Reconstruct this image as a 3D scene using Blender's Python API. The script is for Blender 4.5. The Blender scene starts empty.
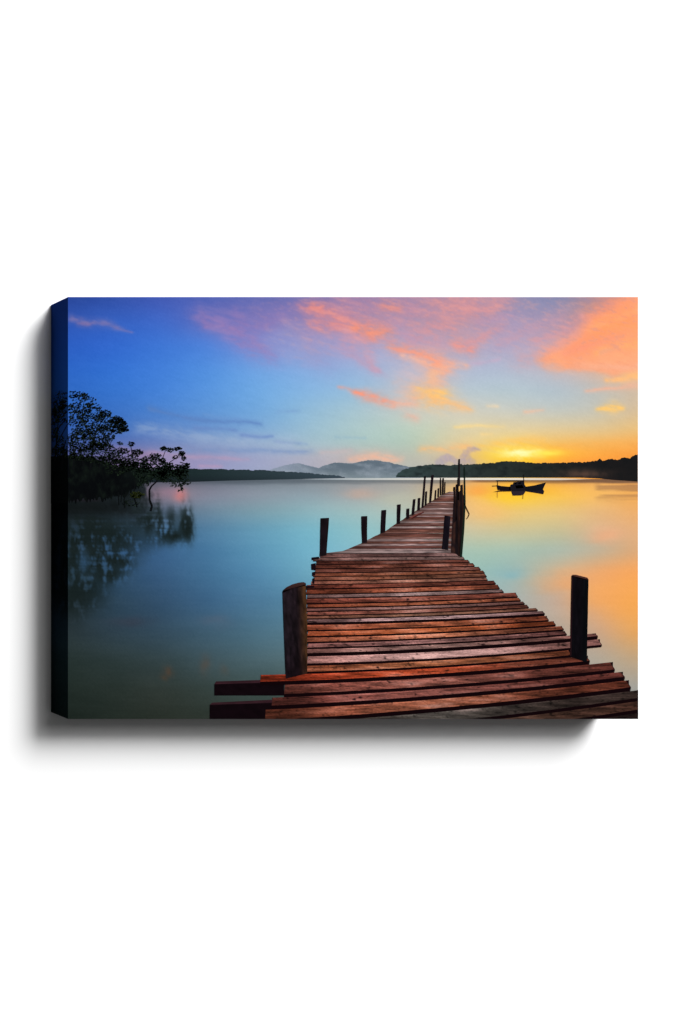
import bpy, math, random
import numpy as np
from mathutils import Vector

SC = bpy.context.scene
COL = SC.collection
random.seed(7)
RNG = np.random.default_rng(11)

# ------------------------------------------------------------------ units
# one "print unit" (pu) = 1/570 of the picture's width; the picture is 0.80 m wide
P = 0.80 / 570.0
L, R, T, B = 68.0, 638.0, 297.0, 719.0          # borders of the picture in print units
DEPTH = 28.5                                    # depth of the wrapped canvas in print units (4 cm)
HANG = 1.5                                      # hanging height of the picture's middle


def PX(x): return (x - 341.5) * P
def PZ(y): return (512.0 - y) * P + HANG


# ------------------------------------------------------------------ camera (view camera with lens shift)
D = 27.2 * DEPTH * P
cam = bpy.data.cameras.new("camera")
cam.sensor_fit = 'HORIZONTAL'
cam.sensor_width = 36.0
cam.lens = 36.0 * (D / P) / 683.0
cam.shift_x = (341.5 + 410.0) / 683.0
cam.shift_y = 10.0 / 683.0
cam.clip_start, cam.clip_end = 0.01, 200.0
camo = bpy.data.objects.new("camera", cam)
COL.objects.link(camo)
camo.location = (PX(-410.0), -D, PZ(522.0))
camo.rotation_euler = (math.radians(90), 0, 0)
SC.camera = camo

# ------------------------------------------------------------------ world and lamp
SC.view_settings.view_transform = 'Standard'
SC.view_settings.look = 'None'
SC.view_settings.exposure = 0.0
SC.view_settings.gamma = 1.0
w = bpy.data.worlds.new("World")
SC.world = w
w.use_nodes = True
w.node_tree.nodes["Background"].inputs[0].default_value = (1, 1, 1, 1)
w.node_tree.nodes["Background"].inputs[1].default_value = 0.085

LAMP_DIR = Vector((0.94, -1.0, 1.46))
LAMP_DIST = 12.0
tgt = Vector((PX(353), 0, PZ(508)))
for lname, spread, watts in (("softbox", 0.29, 2850.0), ("diffuser", 0.60, 1560.0)):
    lamp = bpy.data.lights.new(lname, 'AREA')
    lamp.shape = 'DISK'
    lamp.size = 2 * spread * LAMP_DIST
    lamp.energy = watts
    lampo = bpy.data.objects.new(lname, lamp)
    COL.objects.link(lampo)
    lampo.location = tgt + LAMP_DIR.normalized() * (LAMP_DIST if lname == "softbox" else LAMP_DIST + .3)
    lampo.rotation_euler = (tgt - lampo.location).to_track_quat('-Z', 'Y').to_euler()

GAIN = 1.40                                     # what a white sheet of albedo 1 renders as under this lamp

# ------------------------------------------------------------------ materials


def mat_wall():
    m = bpy.data.materials.new("white_painted_wall")
    m.use_nodes = True
    nt = m.node_tree
    b = nt.nodes["Principled BSDF"]
    b.inputs["Base Color"].default_value = (0.90, 0.90, 0.90, 1)
    b.inputs["Roughness"].default_value = 0.9
    b.inputs["Specular IOR Level"].default_value = 0.0
    n = nt.nodes.new("ShaderNodeTexNoise")
    n.inputs["Scale"].default_value = 180
    n.inputs["Detail"].default_value = 3
    bp = nt.nodes.new("ShaderNodeBump")
    bp.inputs["Strength"].default_value = 0.03
    bp.inputs["Distance"].default_value = 0.001
    nt.links.new(n.outputs["Fac"], bp.inputs["Height"])
    nt.links.new(bp.outputs["Normal"], b.inputs["Normal"])
    return m


def mat_ink(name, grain=0.03, scale=1600.0):
    """Ink printed on cotton canvas: the ink of each spot comes from the layer's colour attribute, a fine
    procedural grain is the weave taking the ink unevenly."""
    m = bpy.data.materials.new(name)
    m.use_nodes = True
    nt = m.node_tree
    b = nt.nodes["Principled BSDF"]
    b.inputs["Roughness"].default_value = 0.8
    b.inputs["Specular IOR Level"].default_value = 0.0
    a = nt.nodes.new("ShaderNodeVertexColor")
    a.layer_name = "ink"
    tc = nt.nodes.new("ShaderNodeTexCoord")
    n = nt.nodes.new("ShaderNodeTexNoise")
    n.inputs["Scale"].default_value = scale
    n.inputs["Detail"].default_value = 2
    mr = nt.nodes.new("ShaderNodeMapRange")
    mr.inputs["From Min"].default_value = 0.3
    mr.inputs["From Max"].default_value = 0.7
    mr.inputs["To Min"].default_value = 1 - grain
    mr.inputs["To Max"].default_value = 1 + grain
    mx = nt.nodes.new("ShaderNodeVectorMath")
    mx.operation = 'SCALE'
    nt.links.new(tc.outputs["Object"], n.inputs["Vector"])
    nt.links.new(n.outputs["Fac"], mr.inputs["Value"])
    nt.links.new(a.outputs["Color"], mx.inputs[0])
    nt.links.new(mr.outputs["Result"], mx.inputs["Scale"])
    nt.links.new(mx.outputs["Vector"], b.inputs["Base Color"])
    return m


M_WALL = mat_wall()
M_SKY = mat_ink("sky_ink", 0.02)
M_WATER = mat_ink("water_ink", 0.02)
M_LAND = mat_ink("land_ink", 0.12, 900.0)
M_WOOD = mat_ink("timber_ink", 0.07, 1100.0)
M_DARK = mat_ink("silhouette_ink", 0.10, 1100.0)
M_LEAF = mat_ink("foliage_ink", 0.15, 900.0)
M_EDGE = mat_ink("wrapped_edge_ink", 0.04)

# ------------------------------------------------------------------ mesh helpers


def lin(c):
    c = np.clip(np.asarray(c, float) / 255.0, 0, 1)
    return np.where(c <= 0.04045, c / 12.92, ((c + 0.055) / 1.055) ** 2.4) / GAIN


STEP = 0.00005                                  # thickness of one layer of ink


def place(x, y, layer, side=None):
    """print units -> metres; left of the fold the print runs round on to the left edge of the canvas"""
    if side is None:
        side = x < L
    if side:
        x = min(x, L)
        return (PX(L) - layer * STEP, min(L - x, DEPTH) * P, PZ(min(max(y, T), B)))
    return (PX(min(max(x, L), R)), -layer * STEP, PZ(min(max(y, T), B)))


def link(name, me, mat, parent):
    o = bpy.data.objects.new(name, me)
    COL.objects.link(o)
    me.materials.append(mat)
    if parent is not None:
        o.parent = parent
    return o


def build(name, verts, faces, cols, mat, parent):
    """cols are sRGB 0..255 per vertex"""
    me = bpy.data.meshes.new(name)
    me.from_pydata([tuple(v) for v in verts], [], [tuple(f) for f in faces])
    ca = me.color_attributes.new("ink", 'FLOAT_COLOR', 'POINT')
    a = np.ones((len(verts), 4), np.float32)
    a[:, :3] = lin(cols)
    ca.data.foreach_set("color", a.ravel())
    me.update()
    return link(name, me, mat, parent)


class Sheet:
    """collects vertices, faces and ink colours of one printed layer"""
    def __init__(s, layer):
        s.v, s.f, s.c, s.layer = [], [], [], layer

    def patch(s, top, bot, rows, colour):
        """grid between two curves (lists of (x, y)), colour(x, y, u, t) -> sRGB"""
        n = len(top)
        base = len(s.v)
        for j in range(rows + 1):
            t = j / rows
            for i in range(n):
                x = top[i][0] + (bot[i][0] - top[i][0]) * t
                y = top[i][1] + (bot[i][1] - top[i][1]) * t
                s.v.append(place(x, y, s.layer))
                s.c.append(colour(x, y, i / max(1, n - 1), t))
        for j in range(rows):
            for i in range(n - 1):
                a = base + j * n + i
                s.f.append((a, a + n, a + n + 1, a + 1))

    def poly(s, pts, col, side=None):
        base = len(s.v)
        for k, (x, y) in enumerate(pts):
            s.v.append(place(x, y, s.layer, side))
            s.c.append(col[k] if isinstance(col[0], (list, tuple)) else col)
        s.f.append(tuple(range(base + len(pts) - 1, base - 1, -1)))

    def line(s, pts, w0, w1, col):
        """tapered stroke along a polyline"""
        n = len(pts)
        for i in range(n - 1):
            (x0, y0), (x1, y1) = pts[i], pts[i + 1]
            dx, dy = x1 - x0, y1 - y0
            d = math.hypot(dx, dy) or 1
            nx, ny = -dy / d, dx / d
            a = (w0 + (w1 - w0) * i / (n - 1)) / 2
            b = (w0 + (w1 - w0) * (i + 1) / (n - 1)) / 2
            side = (x0 + x1) / 2 < L
            s.poly([(x0 + nx * a, y0 + ny * a), (x1 + nx * b, y1 + ny * b), (x1 - nx * b, y1 - ny * b), (x0 - nx * a, y0 - ny * a)], col, side)

    def done(s, name, mat, parent):
        return build(name, s.v, s.f, np.array(s.c, float), mat, parent)


# ------------------------------------------------------------------ noise in numpy
_TAB = {}


def vnoise(xx, yy, seed):
    if seed not in _TAB:
        _TAB[seed] = np.random.default_rng(seed).random((128, 128))
    g = _TAB[seed]
    xi, yi = np.floor(xx).astype(int), np.floor(yy).astype(int)
    fx, fy = xx - xi, yy - yi
    fx, fy = fx * fx * (3 - 2 * fx), fy * fy * (3 - 2 * fy)
    a, b = g[yi % 128, xi % 128], g[yi % 128, (xi + 1) % 128]
    c, d = g[(yi + 1) % 128, xi % 128], g[(yi + 1) % 128, (xi + 1) % 128]
    return (a * (1 - fx) + b * fx) * (1 - fy) + (c * (1 - fx) + d * fx) * fy


def fbm(xx, yy, seed, octv=4):
    s, a, tot = 0, 1.0, 0
    for k in range(octv):
        s = s + a * vnoise(xx * 2 ** k + 7.3 * k, yy * 2 ** k + 3.1 * k, seed + k)
        tot += a
        a *= 0.5
    return s / tot


def smooth(a, b, x):
    t = np.clip((x - a) / (b - a), 0, 1)
    return t * t * (3 - 2 * t)


def blur(img, sx, sy):
    for ax, s in ((1, sx), (0, sy)):
        r = int(2.5 * s)
        k = np.exp(-0.5 * (np.arange(-r, r + 1) / s) ** 2)
        k /= k.sum()
        pad = [(0, 0)] * img.ndim
        pad[ax] = (r, r)
        p = np.pad(img, pad, mode='edge')
        out = 0
        n = img.shape[ax]
        for i, kk in enumerate(k):
            sl = [slice(None)] * img.ndim
            sl[ax] = slice(i, i + n)
            out = out + kk * p[tuple(sl)]
        img = out
    return img


XS = np.arange(L, R + 1)
YS = np.arange(T, B + 1)
GX, GY = np.meshgrid(XS, YS)
HZ = 479.0


def table(cols, rows, xs, ys, s):
    """rows: {y: [colour per column]} -> smooth colour field"""
    yk = sorted(rows)
    per = []
    for y in yk:
        c = np.array(rows[y], float)
        per.append(np.stack([np.interp(xs, cols, c[:, k]) for k in range(3)], 1))
    per = np.array(per)
    out = np.empty((len(ys), len(xs), 3))
    for i in range(len(xs)):
        for k in range(3):
            out[:, i, k] = np.interp(ys, yk, per[:, i, k])
    return blur(out, s, s * 0.45)


def poly_dist(x, y, pts):
    """distance to a polyline and the parameter along it"""
    best = np.full(x.shape, 1e9)
    par = np.zeros(x.shape)
    n = len(pts) - 1
    for i in range(n):
        (x0, y0), (x1, y1) = pts[i], pts[i + 1]
        dx, dy = x1 - x0, y1 - y0
        t = np.clip(((x - x0) * dx + (y - y0) * dy) / (dx * dx + dy * dy + 1e-9), 0, 1)
        d = np.hypot(x - x0 - t * dx, y - y0 - t * dy)
        m = d < best
        best = np.where(m, d, best)
        par = np.where(m, (i + t) / n, par)
    return best, par


# ------------------------------------------------------------------ the printed sky
CX = [68, 110, 160, 210, 260, 310, 360, 410, 460, 510, 560, 600, 638]
SKY = {
    297: [(42, 70, 150), (50, 80, 165), (68, 90, 178), (80, 98, 178), (96, 106, 176), (114, 112, 172), (145, 124, 168), (160, 135, 168), (178, 140, 160), (148, 140, 170), (122, 132, 172), (175, 138, 145), (235, 140, 112)],
    320: [(46, 85, 178), (54, 96, 190), (62, 103, 198), (96, 110, 188), (128, 120, 182), (142, 130, 180), (160, 140, 172), (160, 148, 178), (186, 146, 160), (164, 150, 182), (158, 145, 172), (225, 146, 125), (250, 150, 100)],
    345: [(45, 95, 195), (50, 103, 205), (62, 118, 212), (78, 130, 216), (126, 142, 208), (152, 154, 204), (165, 163, 202), (172, 168, 196), (178, 162, 182), (170, 166, 198), (196, 160, 170), (238, 162, 130), (252, 165, 105)],
    370: [(46, 103, 200), (52, 113, 210), (66, 126, 216), (84, 145, 222), (112, 165, 226), (132, 172, 222), (152, 178, 216), (180, 184, 206), (175, 185, 208), (174, 186, 206), (190, 182, 190), (215, 178, 158), (235, 178, 130)],
    390: [(48, 105, 196), (54, 115, 206), (70, 130, 216), (90, 150, 222), (114, 170, 226), (134, 180, 224), (150, 188, 216), (190, 192, 200), (180, 196, 206), (178, 196, 204), (174, 190, 202), (186, 188, 184), (205, 184, 162)],
    410: [(48, 100, 186), (58, 112, 196), (75, 130, 206), (95, 150, 214), (115, 168, 220), (146, 186, 214), (168, 196, 206), (200, 202, 195), (208, 205, 192), (198, 200, 192), (190, 196, 192), (192, 190, 178), (212, 185, 148)],
    430: [(52, 95, 176), (65, 110, 186), (88, 128, 195), (108, 150, 206), (128, 170, 212), (156, 190, 208), (174, 199, 198), (185, 206, 190), (216, 206, 172), (226, 206, 160), (224, 200, 152), (222, 195, 145), (232, 190, 122)],
    445: [(68, 95, 166), (85, 105, 172), (112, 132, 186), (138, 158, 196), (155, 178, 206), (165, 190, 202), (170, 196, 192), (175, 196, 182), (228, 204, 155), (248, 212, 115), (244, 188, 98), (244, 178, 88), (246, 166, 76)],
    458: [(95, 100, 160), (125, 115, 160), (155, 138, 175), (150, 148, 188), (160, 165, 198), (178, 175, 190), (200, 178, 172), (188, 190, 178), (218, 185, 150), (255, 220, 70), (252, 180, 66), (249, 160, 62), (244, 150, 60)],
    470: [(115, 110, 155), (140, 120, 155), (155, 138, 178), (150, 155, 195), (155, 165, 195), (170, 172, 188), (185, 180, 178), (178, 184, 176), (180, 176, 172), (250, 205, 65), (250, 175, 62), (244, 158, 65), (238, 148, 65)],
}
sky_y = np.arange(T, HZ + 1)
sky = table(CX, SKY, XS, sky_y, 12)
SX, SY = np.meshgrid(XS, sky_y)
wx = (fbm(SX / 26, SY / 20, 31, 4) - 0.5)
wy = (fbm(SX / 22, SY / 14, 57, 4) - 0.5)
streak = fbm((SX + SY * 0.9) / 22, (SY - SX * 0.28) / 3.2, 83, 4)
fine = fbm(SX / 9, SY / 5, 91, 3)
vfine = fbm((SX + SY * .5) / 5.0, (SY - SX * .2) / 1.9, 97, 3)


def over(img, mask, col):
    m = np.clip(mask, 0, 1)[..., None]
    img[:] = img * (1 - m) + np.array(col, float) * m


def stroke(pts, w0, w1, col, op, warp=9.0, power=2.0, bite=0.55, mid=None):
    d, t = poly_dist(SX + wx * warp * 1.6, SY + wy * warp, pts)
    ww = w0 + (w1 - w0) * t
    if mid:
        ww = ww + (mid - (w0 + w1) / 2) * np.sin(math.pi * t)
    m = np.exp(-(d / (ww * 1.30)) ** (power * .72))
    m = m * (1 - bite + bite * 2.0 * smooth(0.28, 0.74, streak * 0.40 + fine * 0.20 + vfine * 0.40))
    m = blur(np.clip(m, 0, 1), .7, .45)
    over(sky, m * op * .9, col)


def cloud_poly(pts, col, op, soft, warp):
    x, y = SX + wx * warp * 1.4, SY + wy * warp
    inside = np.zeros(x.shape, bool)
    dd = np.full(x.shape, 1e9)
    n = len(pts)
    for i in range(n):
        (x0, y0), (x1, y1) = pts[i], pts[(i + 1) % n]
        cond = ((y0 > y) != (y1 > y)) & (x < (x1 - x0) * (y - y0) / ((y1 - y0) + 1e-9) + x0)
        inside ^= cond
        d, _ = poly_dist(x, y, [pts[i], pts[(i + 1) % n]])
        dd = np.minimum(dd, d)
    sd = np.where(inside, dd, -dd)
    m = smooth(-soft, soft, sd) * (.80 + .4 * (vfine * .5 + streak * .5))
    over(sky, m * op, col)


# broad veils of violet and pink high up
stroke([(200, 318), (235, 334), (262, 352)], 5, 7, (152, 122, 178), .6, 12)
stroke([(205, 325), (240, 332)], 4, 6, (165, 122, 172), .55, 8)
stroke([(232, 312), (250, 328), (285, 318)], 4, 5, (150, 122, 180), .55, 10)
stroke([(285, 320), (297, 331), (312, 342)], 2.5, 4, (190, 150, 175), .6, 6)
stroke([(270, 345), (300, 352), (330, 362)], 9, 9, (150, 160, 208), .5, 12)
stroke([(300, 306), (318, 311), (345, 318)], 4, 7, (218, 138, 145), .75, 9)
stroke([(311, 307), (320, 310)], 3, 4, (245, 142, 122), .75, 5)
stroke([(320, 322), (345, 325), (368, 334)], 7, 8, (220, 142, 145), .8, 12)
stroke([(335, 320), (352, 328)], 5, 6, (232, 140, 132), .6, 8)
stroke([(340, 340), (356, 356), (378, 372)], 7, 3, (186, 152, 182), .6, 12)
stroke([(365, 355), (376, 369)], 3.5, 3.5, (205, 160, 178), .6, 6)
stroke([(354, 326), (370, 331), (392, 331)], 4, 4, (255, 150, 110), .95, 6, mid=5.5)
stroke([(362, 322), (390, 326)], 4, 3, (235, 145, 132), .55, 8)
stroke([(345, 303), (380, 305), (412, 312)], 7, 6, (192, 138, 158), .55, 10)
stroke([(383, 306), (398, 308)], 4, 3, (238, 145, 125), .75, 5)
stroke([(392, 345), (412, 352), (436, 362)], 3, 3.5, (255, 156, 122), .95, 5, mid=4.5)
stroke([(404, 356), (430, 364)], 2, 2, (255, 195, 165), .6, 3)
stroke([(434, 362), (446, 367)], 7, 7, (252, 166, 135), .9, 9)
stroke([(445, 367), (466, 367)], 3, 2, (250, 180, 150), .7, 4)
stroke([(455, 343), (470, 350)], 4, 5, (246, 150, 132), .85, 6)
stroke([(436, 374), (434, 388)], 6, 6, (248, 182, 140), .8, 8)
stroke([(428, 392), (440, 396)], 8, 7, (254, 196, 112), .85, 7)
stroke([(415, 392), (440, 399), (468, 408)], 5, 3, (252, 190, 125), .8, 5, mid=6)
stroke([(420, 384), (445, 383)], 7, 5, (235, 180, 165), .45, 8)
stroke([(465, 343), (482, 336), (500, 328)], 4, 4, (214, 150, 155), .75, 6)
stroke([(420, 330), (448, 318), (478, 308), (508, 298)], 11, 6, (210, 146, 152), .65, 12)
stroke([(430, 304), (470, 300)], 5, 5, (214, 146, 148), .55, 8)
stroke([(420, 340), (442, 342)], 6, 6, (200, 150, 168), .5, 8)
stroke([(410, 306), (428, 316)], 6, 6, (190, 140, 160), .5, 8)
stroke([(470, 364), (500, 360)], 1.6, 1.2, (196, 172, 196), .7, 3)
stroke([(500, 345), (525, 330), (560, 318)], 5, 5, (205, 152, 164), .5, 9)
stroke([(520, 360), (538, 358)], 7, 6, (210, 160, 165), .55, 8)
stroke([(205, 312), (240, 316), (290, 310)], 7, 9, (130, 118, 178), .4, 12)
stroke([(215, 328), (255, 345), (275, 356)], 5, 6, (146, 132, 190), .5, 10)
stroke([(288, 332), (310, 345), (322, 352)], 7, 8, (155, 152, 194), .55, 10)
stroke([(345, 312), (400, 322)], 9, 8, (184, 138, 164), .5, 10)
stroke([(395, 330), (412, 338)], 6, 6, (190, 150, 178), .5, 8)
stroke([(404, 372), (420, 376)], 6, 6, (205, 186, 196), .5, 6)
stroke([(398, 386), (415, 390)], 6, 6, (225, 185, 172), .5, 6)
stroke([(330, 314), (352, 322), (372, 326)], 2, 2, (240, 150, 138), .55, 7, bite=.95)
stroke([(345, 330), (362, 342), (372, 352)], 2.5, 2, (214, 158, 172), .5, 8, bite=.95)
stroke([(380, 338), (398, 344)], 2, 2, (196, 150, 166), .6, 6, bite=.9)
stroke([(440, 306), (470, 312), (500, 306)], 4, 4, (222, 150, 150), .5, 9, bite=.95)
stroke([(425, 322), (450, 330)], 3, 4, (216, 148, 152), .5, 8, bite=.95)
stroke([(478, 322), (510, 314)], 3, 3, (178, 146, 176), .5, 8, bite=.95)
stroke([(420, 388), (432, 392), (446, 394)], 3, 3, (255, 202, 110), .6, 5, bite=.9)
stroke([(480, 446), (508, 441), (540, 440)], 2, 2, (252, 196, 100), .45, 5, bite=.9)
stroke([(540, 447), (580, 444), (630, 446)], 2, 2, (246, 176, 88), .45, 5, bite=.9)
# the long coral streak over the pier
stroke([(338, 387), (350, 391), (364, 395)], 1.0, 2.6, (244, 158, 138), .7, 5)
stroke([(356, 393), (374, 398), (394, 404)], 2.0, 2.6, (255, 152, 122), .9, 5, mid=3.6)
stroke([(394, 404), (414, 401)], 3, 4, (244, 180, 155), .75, 5)
stroke([(406, 416), (415, 419)], 3, 3, (240, 178, 155), .6, 4)
# the big orange bank at the upper right
cloud_poly([(538, 361), (558, 346), (580, 330), (600, 315), (618, 302), (628, 294), (660, 290), (660, 374), (610, 372), (572, 369), (548, 367)], (252, 160, 118), .92, 7, 13)
stroke([(560, 360), (600, 362), (640, 360)], 7, 9, (253, 178, 130), .55, 9)
stroke([(575, 350), (600, 330), (625, 310)], 10, 9, (255, 148, 104), .6, 10)
stroke([(600, 325), (640, 320)], 12, 12, (255, 158, 92), .6, 9)
stroke([(540, 352), (565, 340), (585, 325)], 4, 4, (240, 160, 140), .5, 7)
stroke([(565, 332), (580, 322)], 4, 4, (185, 140, 165), .35, 6)
stroke([(566, 352), (592, 343), (622, 336)], 2.5, 3, (240, 150, 128), .5, 8, bite=.9)
stroke([(590, 330), (612, 318), (640, 308)], 2.5, 4, (255, 172, 118), .5, 8, bite=.9)
stroke([(600, 350), (640, 342)], 3, 4, (255, 176, 106), .55, 8, bite=.9)
stroke([(575, 364), (598, 366), (640, 367)], 2.5, 3, (240, 176, 150), .55, 5, bite=.9)
stroke([(603, 352), (618, 348)], 2.2, 2.2, (222, 160, 140), .5, 5)
stroke([(535, 340), (555, 332), (580, 316)], 3, 3, (214, 152, 158), .55, 8, bite=.9)
stroke([(548, 352), (560, 342), (572, 336)], 3, 3, (236, 158, 140), .6, 8, bite=.9)
stroke([(588, 318), (610, 304)], 4, 4, (236, 148, 130), .5, 8)
stroke([(606, 380), (640, 376)], 1.8, 3.4, (255, 188, 120), .9, 3)
stroke([(585, 391), (610, 389), (640, 386)], 1.2, 2.4, (246, 178, 148), .8, 3)
stroke([(598, 409.5), (612, 408), (622, 408.5)], 1.6, 1.8, (255, 200, 108), .95, 2.5, mid=3.4)
stroke([(524, 412), (543, 410)], 1.3, 1.2, (240, 190, 160), .75, 3)
stroke([(488, 406), (498, 406)], 1.5, 1.2, (246, 214, 170), .6, 2)
stroke([(455, 428), (480, 426), (503, 427)], 1.4, 1.4, (252, 216, 140), .7, 3)
stroke([(482, 434), (492, 434)], 1.2, 1.2, (252, 214, 140), .6, 2)
# low clouds
stroke([(420, 449), (445, 450), (470, 447)], 2, 3, (246, 190, 130), .8, 4)
stroke([(350, 459), (375, 457), (402, 459)], 2, 2, (246, 184, 155), .85, 3, mid=3.6)
stroke([(320, 453), (350, 452)], 2, 2, (205, 180, 180), .5, 4)
for (a, b, r_) in ((438, 463, 4), (443, 460, 4.2), (447.5, 458.2, 4), (452, 459.5, 3.6), (457, 462.5, 4), (462.5, 457.5, 3.6), (463, 462, 4), (466, 454, 3.6), (468, 459, 4.4), (470, 451.2, 3.4), (474, 450.4, 2.6), (477.5, 450.2, 1.6), (472, 463, 4)):
    d_ = np.hypot(SX + wx * 5 + (fine - .5) * 4 - a, SY + wy * 4 + (fine - .5) * 3 - b)
    over(sky, smooth(r_ + 1.1, r_ - 1.3, d_) * .55, (172 + (460 - b) * .8, 160, 178))
stroke([(474, 448.5), (480, 450)], 1.2, .8, (170, 158, 178), .8, 2)
# slate bands over the far shore on the left
stroke([(150, 409), (183, 418), (225, 421), (262, 424)], 2.2, 1.5, (92, 128, 188), .7, 4)
stroke([(195, 428), (236, 430)], 1.8, 1.5, (100, 132, 192), .7, 3)
stroke([(205, 415), (240, 420)], 1.2, 1.2, (110, 150, 205), .5, 3)
stroke([(242, 435), (258, 437), (272, 436)], 1.8, 1.2, (98, 130, 192), .8, 2.5)
stroke([(274, 441), (300, 443)], 1.2, 1.0, (125, 152, 198), .7, 2.5)
stroke([(278, 412), (300, 411)], 1.4, 1.0, (118, 155, 205), .5, 3)
stroke([(335, 437), (365, 438)], 1.2, 1.0, (145, 180, 200), .5, 3)
stroke([(296, 444), (306, 444)], 1.0, 1.0, (130, 160, 200), .6, 2)
stroke([(140, 428), (200, 437), (290, 445)], 4, 5, (165, 182, 208), .5, 4)
stroke([(188, 451), (250, 450), (310, 452)], 2.5, 2.0, (118, 145, 192), .6, 3)
stroke([(150, 452), (186, 457), (248, 459)], 2.0, 1.2, (190, 152, 178), .48, 3, mid=1.8)
stroke([(200, 467), (222, 466)], 1.4, 1.2, (196, 150, 180), .6, 3)
stroke([(110, 448), (150, 456)], 3, 3, (170, 130, 160), .4, 5)
# the small violet wisp at the upper left
stroke([(74, 318), (92, 322), (112, 325), (132, 333)], 2.6, 0.7, (150, 126, 170), .65, 5, mid=2.8)
stroke([(80, 323), (92, 324)], 2.0, 1.6, (150, 116, 158), .5, 3)
# thin torn veil over all of the upper cloud field
z = smooth(.50, .72, vfine * .6 + streak * .4) * smooth(376, 320, SY + (fine - .5) * 30) * smooth(215, 320, SX)
over(sky, z * .20, (236, 164, 150))
z = smooth(.52, .74, (1 - vfine) * .55 + (1 - streak) * .45) * smooth(380, 330, SY) * smooth(230, 330, SX)
over(sky, z * .15, (150, 140, 178))
# the sun going down behind the trees
g = np.exp(-((SX - 545) / 60) ** 2 - ((SY - 456) / 11 + (streak - .5) * 1.2) ** 2)
over(sky, g * .5, (254, 168, 62))
g = np.exp(-((SX - 524) / 34) ** 2 - ((SY - 455 + (streak - .5) * 9) / 7.0) ** 2)
over(sky, g * .88, (255, 220, 46))
g = np.exp(-(np.abs(SX - 521) / 21) ** 2.2 - ((SY - 452.8 + (fine - .5) * 4 + (vfine - .5) * 4) / 4.2) ** 2)
over(sky, g * .95, (255, 254, 185))
g = np.exp(-(np.abs(SX - 547) / 14) ** 2 - ((SY - 453 + (fine - .5) * 3) / 1.9) ** 2)
over(sky, g * .75, (255, 240, 90))
g = np.exp(-((SX - 585) / 60) ** 2 - ((SY - 462) / 5) ** 2)
over(sky, g * .4, (252, 150, 66))
sky += ((fine - .5) * 3 + (streak - .5) * 4)[..., None]
sky += RNG.normal(0, 1.3, sky.shape[:2])[..., None]

# ------------------------------------------------------------------ the printed water
WX = [68, 110, 160, 210, 260, 310, 360, 410, 470, 510, 560, 600, 638]
WAT = {
    479: [(40, 45, 55), (60, 65, 85), (85, 88, 105), (82, 92, 105), (92, 105, 116), (118, 130, 138), (150, 154, 152), (176, 170, 158), (214, 170, 130), (226, 160, 80), (222, 150, 80), (222, 150, 80), (215, 140, 75)],
    485: [(36, 45, 55), (60, 66, 86), (118, 112, 132), (124, 128, 148), (132, 146, 160), (142, 154, 164), (156, 160, 164), (172, 166, 160), (236, 185, 110), (252, 180, 62), (246, 178, 82), (242, 180, 100), (238, 170, 95)],
    495: [(36, 46, 56), (60, 70, 90), (150, 125, 142), (140, 144, 166), (148, 160, 176), (146, 170, 182), (170, 172, 174), (186, 185, 168), (248, 188, 102), (255, 205, 50), (254, 196, 72), (250, 186, 94), (245, 172, 85)],
    510: [(38, 50, 60), (58, 78, 98), (88, 108, 138), (110, 142, 166), (126, 166, 180), (142, 186, 196), (164, 196, 194), (180, 196, 182), (240, 192, 125), (240, 200, 112), (232, 194, 120), (232, 182, 122), (240, 172, 100)],
    530: [(38, 58, 74), (48, 85, 122), (60, 105, 150), (76, 130, 170), (95, 160, 192), (112, 184, 206), (138, 196, 204), (160, 200, 195), (208, 196, 158), (208, 196, 150), (202, 192, 148), (222, 178, 140), (228, 172, 120)],
    550: [(38, 62, 82), (44, 84, 126), (50, 96, 146), (64, 120, 165), (84, 150, 186), (106, 178, 205), (130, 190, 205), (150, 195, 200), (168, 196, 178), (166, 192, 176), (166, 184, 172), (188, 176, 152), (222, 168, 118)],
    572: [(36, 58, 72), (42, 78, 112), (48, 88, 130), (58, 110, 152), (75, 136, 176), (100, 165, 190), (120, 180, 195), (140, 190, 190), (150, 190, 182), (150, 184, 182), (208, 176, 140), (240, 166, 105), (250, 164, 88)],
    600: [(34, 48, 56), (38, 64, 84), (42, 74, 105), (52, 94, 132), (66, 115, 150), (78, 132, 160), (110, 160, 180), (140, 180, 180), (160, 180, 180), (165, 178, 175), (200, 168, 145), (240, 166, 100), (246, 168, 78)],
    630: [(36, 48, 52), (38, 56, 68), (42, 65, 82), (50, 80, 100), (62, 98, 118), (74, 112, 128), (100, 130, 140), (140, 160, 160), (160, 170, 170), (165, 172, 170), (180, 166, 150), (205, 165, 135), (236, 165, 85)],
    660: [(32, 44, 42), (36, 49, 49), (42, 57, 60), (50, 70, 77), (60, 84, 92), (70, 95, 100), (90, 110, 110), (130, 145, 145), (150, 160, 160), (160, 165, 165), (172, 166, 155), (176, 166, 150), (192, 162, 125)],
    690: [(28, 38, 34), (32, 42, 38), (40, 48, 44), (44, 56, 53), (50, 65, 62), (58, 72, 70), (80, 90, 90), (110, 120, 120), (130, 140, 140), (150, 155, 155), (160, 162, 158), (162, 162, 156), (160, 160, 155)],
    719: [(23, 31, 27), (28, 36, 31), (34, 40, 34), (38, 45, 39), (42, 50, 44), (46, 55, 48), (60, 70, 70), (90, 95, 95), (110, 120, 120), (130, 140, 140), (140, 145, 140), (146, 148, 144), (150, 152, 148)],
}
wat_y = np.arange(HZ, B + 1)
wat = table(WX, WAT, XS, wat_y, 9)
_g = wat.mean(2, keepdims=True)
_k = np.interp(XS, [68, 330, 440, 480], [.17, .15, .12, .05])[None, :, None]
wat = (wat * (1 - _k) + _g * _k) * np.interp(XS, [68, 330, 420, 480], [.95, .96, .98, 1])[None, :, None]
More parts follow.
